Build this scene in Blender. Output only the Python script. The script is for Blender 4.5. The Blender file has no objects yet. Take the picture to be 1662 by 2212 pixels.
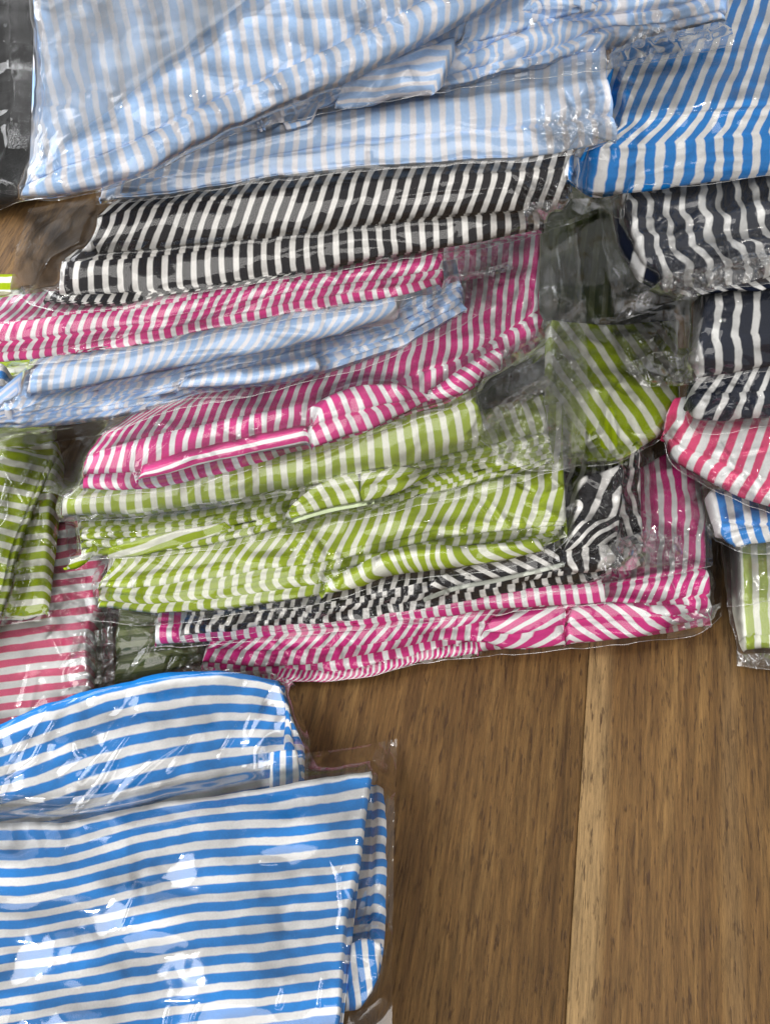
import bpy, math, random
import numpy as np
from math import radians, sin, cos, tan, pi

# ------------------------------------------------------------------ camera
TH = radians(35.0); DIST = 0.5; F = 2078.0          # F in units of the 1662-wide frame
scn = bpy.context.scene
cd = bpy.data.cameras.new('camera'); cam = bpy.data.objects.new('camera', cd)
scn.collection.objects.link(cam); scn.camera = cam
CP = np.array([0.0, -DIST*sin(TH), DIST*cos(TH)])
cam.location = CP.tolist(); cam.rotation_euler = (TH, 0, 0)
cd.sensor_fit = 'HORIZONTAL'; cd.sensor_width = 36; cd.lens = 36*F/1662
cd.clip_start = 0.01; cd.clip_end = 50
scn.render.resolution_x = 769; scn.render.resolution_y = 1024

# ------------------------------------------------------------------ light
w = bpy.data.worlds.new('World'); scn.world = w; w.use_nodes = True
bg = w.node_tree.nodes['Background']
bg.inputs[0].default_value = (0.86, 0.86, 0.88, 1); bg.inputs[1].default_value = 0.42
def area(name, loc, tgt, sx, sy, e, col):
    l = bpy.data.lights.new(name, 'AREA'); l.shape = 'RECTANGLE'; l.size = sx; l.size_y = sy
    l.energy = e; l.color = col
    o = bpy.data.objects.new(name, l); scn.collection.objects.link(o)
    o.location = loc
    from mathutils import Vector
    d = Vector(tgt)-Vector(loc); o.rotation_euler = d.to_track_quat('-Z', 'Y').to_euler()
    return o
# a window of the room beyond the table (two casements)
for x, zz in ((-1.05, 2.45), (-0.30, 2.45), (-1.05, 1.70), (-0.30, 1.70)):
    area('window_light', (x, 2.1, zz), (0, 0.05, 0.08), 0.70, 0.70, 1.5, (0.90, 0.95, 1.0))
area('side_window_light', (-1.7, 0.25, 1.35), (0, 0.02, 0.05), 1.7, 1.7, 52.0, (0.97, 0.98, 1.0))
area('front_fill', (0.1, -1.5, 1.7), (0, 0.05, 0.1), 2.4, 1.7, 40.0, (1.0, 0.97, 0.93))  # added soft fill behind the camera, brightens the fold fronts
area('glint_light', (-0.95, -0.15, 1.6), (0, 0, 0.05), 0.09, 0.09, 3.4, (1.0, 0.97, 0.92))  # small lights added for sharp glints on film creases, here and next
area('glint_light', (1.0, 0.75, 1.7), (0, 0, 0.05), 0.09, 0.09, 2.4, (1.0, 0.96, 0.90))
scn.view_settings.view_transform = 'Standard'; scn.view_settings.look = 'None'
scn.view_settings.exposure = 0.34; scn.view_settings.gamma = 1.0
scn.cycles.use_denoising = True
scn.cycles.transparent_max_bounces = 32
scn.cycles.max_bounces = 8
scn.cycles.caustics_reflective = False; scn.cycles.caustics_refractive = False

# ------------------------------------------------------------------ maths helpers
def rays(px, py):
    """direction (not unit) from the camera through photo pixel"""
    X = (px-831.0)/F; Y = (1106.0-py)/F
    return np.stack([X, Y*cos(TH)+sin(TH), Y*sin(TH)-cos(TH)], -1)
def at(px, py, z):
    d = rays(np.asarray(px, float), np.asarray(py, float))
    t = (np.asarray(z, float)-CP[2])/d[..., 2]
    return CP+d*t[..., None]
def project(P):
    v = P-CP
    xc = v[..., 0]; yc = v[..., 1]*cos(TH)+v[..., 2]*sin(TH); zc = v[..., 1]*sin(TH)-v[..., 2]*cos(TH)
    return 831+F*xc/zc, 1106-F*yc/zc, zc
def hashn(ix, iy, s):
    h = (ix.astype(np.int64)*374761393+iy.astype(np.int64)*668265263+s*1442695041) & 0x7fffffff
    h = (h ^ (h >> 13))*1274126177 & 0x7fffffff
    return ((h ^ (h >> 16)) & 0xffff)/65535.0*2-1
def vnoise(x, y, s=0):
    ix = np.floor(x); iy = np.floor(y); fx = x-ix; fy = y-iy
    ux = fx*fx*(3-2*fx); uy = fy*fy*(3-2*fy)
    a = hashn(ix, iy, s); b = hashn(ix+1, iy, s); c = hashn(ix, iy+1, s); d = hashn(ix+1, iy+1, s)
    return (a*(1-ux)+b*ux)*(1-uy)+(c*(1-ux)+d*ux)*uy
def catmull(P, n):
    P = np.asarray(P, float)
    if len(P) == 2:
        t = np.linspace(0, 1, n)[:, None]; return P[0]*(1-t)+P[1]*t
    Q = np.vstack([2*P[0]-P[1], P, 2*P[-1]-P[-2]])
    out = []
    for i in range(1, len(Q)-2):
        t = np.linspace(0, 1, 24, endpoint=False)[:, None]
        # chord-limited tangents keep unevenly spaced points from overshooting
        d0 = np.linalg.norm(Q[i, :2]-Q[i-1, :2])+1e-6; d1 = np.linalg.norm(Q[i+1, :2]-Q[i, :2])+1e-6; d2 = np.linalg.norm(Q[i+2, :2]-Q[i+1, :2])+1e-6
        m1 = d1*((Q[i]-Q[i-1])/d0*d1+(Q[i+1]-Q[i])/d1*d0)/(d0+d1)
        m2 = d1*((Q[i+1]-Q[i])/d1*d2+(Q[i+2]-Q[i+1])/d2*d1)/(d1+d2)
        out.append((2*t**3-3*t**2+1)*Q[i]+(t**3-2*t**2+t)*m1+(-2*t**3+3*t**2)*Q[i+1]+(t**3-t**2)*m2)
    out.append(P[-1:]); C = np.vstack(out)
    L = np.r_[0, np.cumsum(np.linalg.norm(np.diff(C[:, :2], axis=0), axis=1))]
    s = np.linspace(0, L[-1], n)
    return np.stack([np.interp(s, L, C[:, k]) for k in range(C.shape[1])], -1)
def plen(P):
    P = np.asarray(P, float)[:, :2]; return np.linalg.norm(np.diff(P, axis=0), axis=1).sum()

# depth of what already lies there, along the sight line (only used to lay films and cloth ON things)
RES = 4.0; X0, Y0, NX, NY = -360.0, -420.0, 620, 800
gx, gy = np.meshgrid(X0+np.arange(NX)*RES, Y0+np.arange(NY)*RES)
tab = at(gx, gy, 0.0*gx); DEP = project(tab)[2].copy()
def splat(P):
    px, py, d = project(P.reshape(-1, 3))
    for ox in (0, 1):
        for oy in (0, 1):
            ix = np.floor((px-X0)/RES).astype(int)+ox; iy = np.floor((py-Y0)/RES).astype(int)+oy
            m = (ix >= 0) & (ix < NX) & (iy >= 0) & (iy < NY)
            np.minimum.at(DEP, (iy[m], ix[m]), d[m])
def sample(px, py):
    x = np.clip((px-X0)/RES, 0, NX-1.001); y = np.clip((py-Y0)/RES, 0, NY-1.001)
    ix = x.astype(int); iy = y.astype(int); fx = x-ix; fy = y-iy
    return (DEP[iy, ix]*(1-fx)+DEP[iy, ix+1]*fx)*(1-fy)+(DEP[iy+1, ix]*(1-fx)+DEP[iy+1, ix+1]*fx)*fy
def blur(a, n=1):
    for _ in range(n):
        p = np.pad(a, 1, 'edge')
        a = (p[:-2, 1:-1]+p[2:, 1:-1]+p[1:-1, :-2]+p[1:-1, 2:]+2*a)/6
    return a
def minf(a):
    p = np.pad(a, 1, 'edge')
    return np.minimum.reduce([p[:-2, 1:-1], p[2:, 1:-1], p[1:-1, :-2], p[1:-1, 2:], a])
def normals(P):
    du = np.gradient(P, axis=1); dv = np.gradient(P, axis=0)
    n = np.cross(du, dv); n /= np.linalg.norm(n, axis=-1, keepdims=True)+1e-12
    s = np.sign((n*(CP-P)).sum(-1, keepdims=True)); return n*np.where(s == 0, 1, s)

# ------------------------------------------------------------------ materials
def newmat(name):
    m = bpy.data.materials.new(name); m.use_nodes = True
    nt = m.node_tree; nt.nodes.clear(); out = nt.nodes.new('ShaderNodeOutputMaterial'); return m, nt, out
def mth(nt, op, a, b=None, c=None):
    n = nt.nodes.new('ShaderNodeMath'); n.operation = op
    for i, v in enumerate((a, b, c)):
        if v is None: continue
        if isinstance(v, (int, float)): n.inputs[i].default_value = v
        else: nt.links.new(v, n.inputs[i])
    return n.outputs[0]
def mixc(nt, f, a, b):
    n = nt.nodes.new('ShaderNodeMix'); n.data_type = 'RGBA'
    if isinstance(f, (int, float)): n.inputs[0].default_value = f
    else: nt.links.new(f, n.inputs[0])
    for k, v in ((6, a), (7, b)):
        if isinstance(v, tuple): n.inputs[k].default_value = (*v, 1)
        else: nt.links.new(v, n.inputs[k])
    return n.outputs[2]
def noise(nt, vec, scale, detail=2, rough=0.5):
    n = nt.nodes.new('ShaderNodeTexNoise'); n.inputs['Scale'].default_value = scale
    n.inputs['Detail'].default_value = detail; n.inputs['Roughness'].default_value = rough
    nt.links.new(vec, n.inputs['Vector']); return n.outputs['Fac']
def fabric(name, col, white=(0.80, 0.80, 0.80), duty=0.44, soft=0.035):
    m, nt, out = newmat(name)
    uv = nt.nodes.new('ShaderNodeUVMap').outputs[0]
    tc = nt.nodes.new('ShaderNodeTexCoord').outputs['Object']
    sp = nt.nodes.new('ShaderNodeSeparateXYZ'); nt.links.new(uv, sp.inputs[0])
    n1 = noise(nt, tc, 260, 2); u = mth(nt, 'ADD', sp.outputs[0], mth(nt, 'MULTIPLY', mth(nt, 'SUBTRACT', n1, 0.5), 0.09))
    fr = mth(nt, 'FRACT', u)
    tri = mth(nt, 'ABSOLUTE', mth(nt, 'SUBTRACT', fr, 0.5))            # 0.5 at stripe joint, 0 mid
    mr = nt.nodes.new('ShaderNodeMapRange'); nt.links.new(tri, mr.inputs[0])
    mr.inputs[1].default_value = duty/2-soft; mr.inputs[2].default_value = duty/2+soft
    mr.inputs[3].default_value = 0; mr.inputs[4].default_value = 1
    base = mixc(nt, mr.outputs[0], white, col)
    # yarn: slubs and the fine slack weave
    n2 = noise(nt, tc, 1400, 2); n3 = noise(nt, tc, 90, 3)
    v = mth(nt, 'ADD', 0.80, mth(nt, 'ADD', mth(nt, 'MULTIPLY', n2, 0.26), mth(nt, 'MULTIPLY', n3, 0.18)))
    hs = nt.nodes.new('ShaderNodeHueSaturation'); nt.links.new(base, hs.inputs['Color']); nt.links.new(v, hs.inputs['Value'])
    p = nt.nodes.new('ShaderNodeBsdfPrincipled'); nt.links.new(hs.outputs[0], p.inputs['Base Color'])
    p.inputs['Roughness'].default_value = 0.75; p.inputs['Specular IOR Level'].default_value = 0.1
    bp = nt.nodes.new('ShaderNodeBump'); bp.inputs['Strength'].default_value = 0.25; bp.inputs['Distance'].default_value = 0.0006
    nt.links.new(mth(nt, 'ADD', noise(nt, tc, 700, 3), mth(nt, 'MULTIPLY', n3, 2.0)), bp.inputs['Height']); nt.links.new(bp.outputs[0], p.inputs['Normal'])
    nt.links.new(p.outputs[0], out.inputs[0]); return m
def film(name, haze=0.05, refl=1.0, rough=0.075, tint=(0.985, 0.985, 0.98)):
    m, nt, out = newmat(name)
    tc = nt.nodes.new('ShaderNodeTexCoord').outputs['Object']
    bp = nt.nodes.new('ShaderNodeBump'); bp.inputs['Strength'].default_value = 0.05; bp.inputs['Distance'].default_value = 0.001
    hgt = mth(nt, 'ADD', noise(nt, tc, 55, 1), mth(nt, 'MULTIPLY', mth(nt, 'ABSOLUTE', mth(nt, 'SUBTRACT', noise(nt, tc, 130, 1), 0.5)), 0.9))
    nt.links.new(hgt, bp.inputs['Height'])
    fr = nt.nodes.new('ShaderNodeFresnel'); fr.inputs[0].default_value = 1.5; nt.links.new(bp.outputs[0], fr.inputs[1])
    fac = mth(nt, 'MINIMUM', mth(nt, 'MULTIPLY', fr.outputs[0], refl), 0.95)
    tr = nt.nodes.new('ShaderNodeBsdfTransparent'); tr.inputs[0].default_value = (*tint, 1)
    gl = nt.nodes.new('ShaderNodeBsdfGlossy'); gl.inputs['Roughness'].default_value = rough; gl.inputs['Color'].default_value = (1, 1, 1, 1)
    nt.links.new(bp.outputs[0], gl.inputs['Normal'])
    df = nt.nodes.new('ShaderNodeBsdfDiffuse'); df.inputs[0].default_value = (0.8, 0.8, 0.78, 1)
    m1 = nt.nodes.new('ShaderNodeMixShader'); m1.inputs[0].default_value = haze
    nt.links.new(tr.outputs[0], m1.inputs[1]); nt.links.new(df.outputs[0], m1.inputs[2])
    m2 = nt.nodes.new('ShaderNodeMixShader'); nt.links.new(fac, m2.inputs[0])
    nt.links.new(m1.outputs[0], m2.inputs[1]); nt.links.new(gl.outputs[0], m2.inputs[2])
    nt.links.new(m2.outputs[0], out.inputs[0]); return m
M = dict(
    pink=fabric('magenta_white_cotton', (0.62, 0.020, 0.215), duty=0.41),
    coral=fabric('coral_pink_white_cotton', (0.70, 0.065, 0.18), duty=0.5),
    green=fabric('lime_white_cotton', (0.29, 0.385, 0.006), white=(0.74, 0.75, 0.64)),
    olive=fabric('dark_olive_and_shade_cotton', (0.050, 0.072, 0.008), white=(0.13, 0.155, 0.055)),  # olive cloth at the pile foot; its dark tone doubles as gap shade
    blue=fabric('bright_blue_white_cotton', (0.010, 0.215, 0.64), duty=0.46),
    sky=fabric('pale_blue_white_cotton', (0.37, 0.55, 0.84), white=(0.74, 0.73, 0.77), duty=0.42, soft=0.06),
    black=fabric('black_white_cotton', (0.010, 0.008, 0.010), white=(0.78, 0.76, 0.73), duty=0.40),
    navy=fabric('navy_white_cotton', (0.007, 0.011, 0.026), white=(0.70, 0.70, 0.69), duty=0.37),
    dark=fabric('shadow_charcoal_cotton', (0.010, 0.010, 0.010), white=(0.02, 0.02, 0.02)),
    piping_green=fabric('pale_green_piping', (0.50, 0.58, 0.36), white=(0.5, 0.58, 0.36)),
    piping_grey=fabric('pale_grey_piping', (0.50, 0.52, 0.46), white=(0.5, 0.52, 0.46)),
)
FILM = dict(clear=film('clear_plastic_film', 0.012), hazy=film('hazy_plastic_film', 0.03, 1.15, 0.13), bright=film('crisp_plastic_film', 0.008, 1.5, 0.095))

FILM['milky'] = film('milky_plastic_film', 0.05, 1.15, 0.14)
FILM['folded'] = film('folded_plastic_film', 0.03, 2.7, 0.11)
FILM['smoky'] = film('grey_tinted_film', 0.07, 1.2, 0.16, (0.80, 0.82, 0.84))  # grey tint added to darken what lies under the flap
SEAM = film('welded_film_edge', 0.18, 2.5, 0.2)
# ------------------------------------------------------------------ mesh building
def mesh_obj(name, V, Fq, mat, parent=None, uv=None, smooth=True):
    me = bpy.data.meshes.new(name)
    V = np.asarray(V, np.float32).reshape(-1, 3); Fq = np.asarray(Fq, np.int32).reshape(-1, 4)
    me.vertices.add(len(V)); me.vertices.foreach_set('co', V.ravel())
    me.loops.add(Fq.size); me.loops.foreach_set('vertex_index', Fq.ravel())
    me.polygons.add(len(Fq)); me.polygons.foreach_set('loop_start', np.arange(0, Fq.size, 4, dtype=np.int32))
    me.polygons.foreach_set('loop_total', np.full(len(Fq), 4, np.int32))
    if smooth: me.polygons.foreach_set('use_smooth', np.ones(len(Fq), bool))
    if uv is not None:
        l = me.uv_layers.new(name='UVMap'); l.data.foreach_set('uv', np.asarray(uv, np.float32).reshape(-1, 2)[Fq.ravel()].ravel())
    me.materials.append(mat); me.update(calc_edges=True)
    o = bpy.data.objects.new(name, me); scn.collection.objects.link(o)
    if parent is not None:
        o.parent = parent
    return o
def gridfaces(R, C):
    i = np.arange(R*C).reshape(R, C)
    return np.stack([i[:-1, :-1], i[:-1, 1:], i[1:, 1:], i[1:, :-1]], -1).reshape(-1, 4)
def prow(row, n):
    pts, z = row[0], row[1]
    if isinstance(z, (int, float)): z = [z]*len(pts)
    if len(z) != len(pts): z = np.interp(np.linspace(0, 1, len(pts)), np.linspace(0, 1, len(z)), z)
    return catmull([(p[0], p[1], zz) for p, zz in zip(pts, z)], n)

seed_i = [10]
def cloth(name, mat, pitch, rows, parent, mode='col', ang=0.0, bands=None, wr=0.0006, bulge=None, off=0.0, warp=0.07, end=14, clamp=True, base=None, label=None, lift=0.0007):
    """A folded piece of cloth lofted through its fold lines (front edge first).
    rows: (points, height, [stripe shift]) ; bands: 'r' rolled fold / 'f' flat / 's' shallow, one per gap."""
    seed_i[0] += 1; sd = seed_i[0]
    L = max(plen(r[0]) for r in rows); N = int(min(430, max(14, L/3.6)))
    R = [prow(r, N) for r in rows]; nb = len(rows)-1
    for k in range(nb):        # a fold front may be steep but never overhangs
        yk = at(R[k][:, 0], R[k][:, 1], R[k][:, 2])[:, 1]; d = rays(R[k+1][:, 0], R[k+1][:, 1])
        bb = d[:, 1]/d[:, 2]; a = CP[1]-bb*CP[2]
        zm = (yk-0.25*R[k][:, 2]-a)/(bb-0.25); R[k+1][:, 2] = np.minimum(R[k+1][:, 2], np.maximum(zm, R[k][:, 2]-0.004))
    bands = bands or 'r'*nb
    PX, PY, Z, U, BL, FL = [], [], [], [], [], []
    s = np.linspace(0, 1, N); vacc = 0.0; rr = random.Random(sd)
    for b in range(nb):
        A, B = R[b], R[b+1]; h = np.linalg.norm((B-A)[:, :2], axis=1)
        m = int(min(60, max(5, h.mean()/3.6))); du0 = rows[b][2] if len(rows[b]) > 2 else 0; du1 = rows[b+1][2] if len(rows[b+1]) > 2 else 0
        k = bands[b]
        jump = rr.uniform(-.5, .5) if k == 'p' else 0.0
        hm = h/4156.0
        amp = {'r': 0.30, 'p': 0.42, 's': 0.10, 'f': 0.0}[k]
        for i in range(0 if (b == 0 or k == 'p' or bands[b-1] == 'p') else 1, m+1):
            t = i/m if (i > 0 or b == 0) else 0.3/m
            Q = A*(1-t)+B*t
            PX.append(Q[:, 0]); PY.append(Q[:, 1]); Z.append(Q[:, 2])
            rb = math.sqrt(max(0, 1-(2*t-1)**2))
            a = np.minimum(hm*amp, 0.0055 if bulge is None else bulge)
            BL.append(a*rb-(0.0018 if k in 'rp' and (i in (0, m)) else 0))
            if mode == 'col': u = s*L/pitch+du0*(1-t)+du1*t+jump+(0.14*rb if k in 'rp' else 0)
            elif mode == 'v': u = np.full(N, (vacc+h.mean()*t)/pitch)+du0*(1-t)+du1*t
            else: u = (Q[:, 0]*cos(ang)+Q[:, 1]*sin(ang))/pitch+du0*(1-t)+du1*t+jump
            U.append(u)
            FL.append(np.full(N, (vacc+h.mean()*t)/pitch))
        vacc += h.mean()
    PX, PY, Z, U, BL, FL = map(np.array, (PX, PY, Z, U, BL, FL))
    PY = PY+vnoise(PX/70+sd, PY/90, sd+5)*1.6; PX = PX+vnoise(PX/80, PY/60+sd, sd+6)*1.2
    U = U+off+warp*vnoise(PX/140, PY/110, sd)+warp*0.5*vnoise(PX/40, PY/30, sd+1)
    P = at(PX, PY, Z)
    n = normals(at(PX, PY, Z)); n = blur_v(n, 2)
    wrk = vnoise(PX/95+PY/200, PY/17, sd+2)*1.0+vnoise(PX/26, PY/70, sd+3)*0.55+vnoise(PX/11, PY/13, sd+4)*0.16+1.2*(0.35-np.abs(vnoise(PX/120, PY/40, sd+8)))
    P = P+n*(BL+wr*wrk)[..., None]
    # rounded ends
    Lw = L; d = np.minimum(s, 1-s)*Lw
    zb = np.minimum(R[0][:, 2].min(), Z.min()) if base is None else base
    f = np.sqrt(np.clip(1-np.clip((end-d)/max(end, 1e-6), 0, 1)**2, 0, 1)); f = 0.35+0.65*f
    P[..., 2] = np.where(P[..., 2] > zb, zb+(P[..., 2]-zb)*f[None, :], P[..., 2])
    if clamp:      # rest on whatever lies below
        px, py, dd = project(P); lim = blur(sample(px, py), 2)-lift
        k = np.minimum(1.0, lim/dd); P = CP+(P-CP)*k[..., None]
    P[..., 2] = np.maximum(P[..., 2], 0.0012)
    splat(P)
    Rr, C = P.shape[:2]
    V = [P.reshape(-1, 3)]; UVs = [np.stack([U, FL], -1).reshape(-1, 2)]; Fc = [gridfaces(Rr, C)]
    # skirt + underside, so the bundle is solid
    idx = np.arange(Rr*C).reshape(Rr, C)
    loop = np.r_[idx[0, :], idx[1:, -1], idx[-1, -2::-1], idx[-2:0:-1, 0]]
    Vb = V[0][loop].copy(); Vb[:, 2] = np.minimum(Vb[:, 2]-0.0015, np.maximum(max(zb, 0.001), Vb[:, 2]-0.0018)); Vb[:, 2] = np.maximum(Vb[:, 2], 0.0006)
    Vb[:, :2] += (P.reshape(-1, 3).mean(0)[:2]-Vb[:, :2])*0.002
    nb0 = Rr*C; nl = len(loop); j = np.arange(nl); j2 = (j+1) % nl
    V.append(Vb); UVs.append(UVs[0][loop]+[0, 0.5])
    Fc.append(np.stack([loop[j2], loop[j], nb0+j, nb0+j2], -1))
    # underside strips: front row to back row
    top = nb0+np.arange(C); back = nb0+(C+Rr-2)+np.arange(C)[::-1]
    Fc.append(np.stack([top[:-1], back[:-1], back[1:], top[1:]], -1))
    o = mesh_obj(name, np.vstack(V), np.vstack(Fc), mat, parent, np.vstack(UVs))
    if label: o['label'] = label
    return o
def blur_v(n, k):
    for i in range(3): n[..., i] = blur(n[..., i], k)
    return n/(np.linalg.norm(n, axis=-1, keepdims=True)+1e-9)
def pleats(r0, r1, n, wav=5, seed=1):
    """n layered folds between two fold lines"""
    rr = random.Random(seed); K = 9; A = prow((r0[0], r0[1]), K); B = prow((r1[0], r1[1]), K); rows = []
    for i in range(n+1):
        t = i/n; Q = A*(1-t)+B*t
        if 0 < i < n: Q[:, 1] += [rr.uniform(-wav, wav) for _ in range(K)]
        rows.append(([tuple(q[:2]) for q in Q], list(Q[:, 2]), rr.uniform(-.3, .3)))
    return rows
def creases(px, py, sd, n, amp, wid=(10, 40), ln=(60, 260), ang=(0, pi), region=None):
    rr = random.Random(sd); x0, x1, y0, y1 = region or (px.min(), px.max(), py.min(), py.max()); H = np.zeros_like(px)
    for _ in range(n):
        cx = rr.uniform(x0, x1); cy = rr.uniform(y0, y1); a = rr.uniform(*ang); l = rr.uniform(*ln)/2; wd = rr.uniform(*wid)
        dx = px-cx; dy = py-cy; u = dx*cos(a)+dy*sin(a); v = -dx*sin(a)+dy*cos(a)+rr.uniform(-.0012, .0012)*u*u
        e = np.clip(1-np.abs(u)/l, 0, 1); wv = wd*(0.35+0.65*e)
        H += rr.choice((1, 1, -0.7))*amp*rr.uniform(.35, 1)*np.clip(1-np.abs(v)/wv, 0, 1)*np.sqrt(e)
    return H
def bag(rows, parent, mat='clear', name='plastic_bag', off=0.0010, sm=10, ncr=26, amp=0.0016, ang=(0, pi), ln=(60, 260), wid=(8, 34), rough=0.0004, regions=(), fine=0.00005, free=0.0, step=3.2, edge=3.0, seam=True, streaks=(), swell=0.0006, soft=3):
    """clear film laid over what lies below: rows of points trace its outline"""
    seed_i[0] += 1; sd = seed_i[0]
    if streaks or regions: step = 2.5
    L = max(plen(r) for r in rows); N = int(min(620, max(20, L/step)))
    R = [catmull([(p[0], p[1], 0) for p in r], N)[:, :2] for r in rows]; G = []
    for b in range(len(rows)-1):
        h = np.linalg.norm(R[b+1]-R[b], axis=1).mean(); m = int(min(200, max(6, h/step)))
        for i in range(m+(b == len(rows)-2)):
            G.append(R[b]*(1-i/m)+R[b+1]*(i/m))
    G = np.array(G); px, py = G[..., 0].copy(), G[..., 1].copy()
    px += vnoise(px/35, py/28, sd)*edge; py += vnoise(px/30, py/35, sd+1)*edge
    d0 = sample(px, py); d = d0.copy()
    for _ in range(sm): d = np.minimum(d0, blur(d, 2))
    k = max(2, int(soft))      # taut film bridges small hollows: envelope first, then smoothing
    for _ in range(k): d = minf(d)
    d = blur(d, 3*k+2); d0 = np.minimum(d, d0+0.001); d = d0
    H = creases(px, py, sd, ncr, amp, wid, ln, ang)
    for (reg, n, a) in regions: H += creases(px, py, sd+7+n, int(n*1.25), a*1.45, (5, 17) if mat != 'folded' else (7, 24), (22, 120) if mat != 'folded' else (50, 210), (0, pi), reg)
    H += 0.6*rough*np.abs(vnoise(px/95+py/200, py/60, sd+3))*2
    H += swell*vnoise(px/160, py/90, sd+5)
    H -= H.min()*0.4; H = np.maximum(H, -off*0.6)
    for st in streaks:
        pts = st[0]; wd = st[1] if len(st) > 1 else 3.4; am = st[2] if len(st) > 2 else 0.0011
        c = catmull([(p[0], p[1], 0) for p in pts], 26)[:, :2]; best = np.full(px.shape, 1e9); tt = np.zeros(px.shape)
        for q in range(25):
            ax, ay = c[q]; bx, by = c[q+1]-c[q]; l2 = bx*bx+by*by+1e-9
            t = np.clip(((px-ax)*bx+(py-ay)*by)/l2, 0, 1); dd2 = (px-ax-t*bx)**2+(py-ay-t*by)**2
            m = dd2 < best; best = np.where(m, dd2, best); tt = np.where(m, (q+t)/25, tt)
        H += 1.35*am*np.sqrt(np.clip(4*tt*(1-tt), 0, 1))*np.exp(-best/(2*wd*wd))*(0.85+0.3*vnoise(px/45, py/45, sd+9))
    dd = d-off-free-H
    dr = rays(px, py)               # forward component is 1, so depth scales the ray
    P = CP+dr*dd[..., None]
    P[..., 2] = np.maximum(P[..., 2], 0.0020)
    splat(P)
    o = mesh_obj(name, P.reshape(-1, 3), gridfaces(*P.shape[:2]), FILM[mat], parent)
    if seam:
        tube('bag_seam', P[0, ::3], 0.00013, SEAM, parent, 4)
        if seam == 'all':
            for cc in (0, -1): tube('bag_seam', P[::3, cc], 0.00013, SEAM, parent, 4)
    return o, P
def tube(name, P, r, mat, parent, k=6):
    P = np.asarray(P, float); T = np.gradient(P, axis=0); T /= np.linalg.norm(T, axis=1, keepdims=True)
    A = np.cross(T, [0, 0, 1.0]); A /= np.linalg.norm(A, axis=1, keepdims=True)+1e-9; B = np.cross(T, A)
    th = np.arange(k+1)*2*pi/k
    V = P[:, None]+r*(A[:, None]*np.cos(th)[None, :, None]+B[:, None]*np.sin(th)[None, :, None])
    return mesh_obj(name, V.reshape(-1, 3), gridfaces(len(P), k+1), mat, parent, np.zeros((V.shape[0]*V.shape[1], 2)))
def cord(name, pts, r, mat, parent, up=0.002):
    C = catmull([(p[0], p[1], 0) for p in pts], 60)[:, :2]
    d = sample(C[:, 0], C[:, 1]); d = np.minimum(d, np.convolve(np.pad(d, 4, 'edge'), np.ones(9)/9, 'valid'))-up
    return tube(name, CP+rays(C[:, 0], C[:, 1])*d[:, None], r, mat, parent)
def thing(name, label, cat, px, py, z, group=None):
    o = bpy.data.objects.new(name, None); scn.collection.objects.link(o)
    o.empty_display_size = 0.02
    o['label'] = label; o['category'] = cat
    if group: o['group'] = group
    return o
GRP_C = 'bagged striped garments in the leaning central pile'
GRP_R = 'bagged striped garments in the right-hand pile'
GRP_L = 'bagged striped garments lying along the left side'
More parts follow.
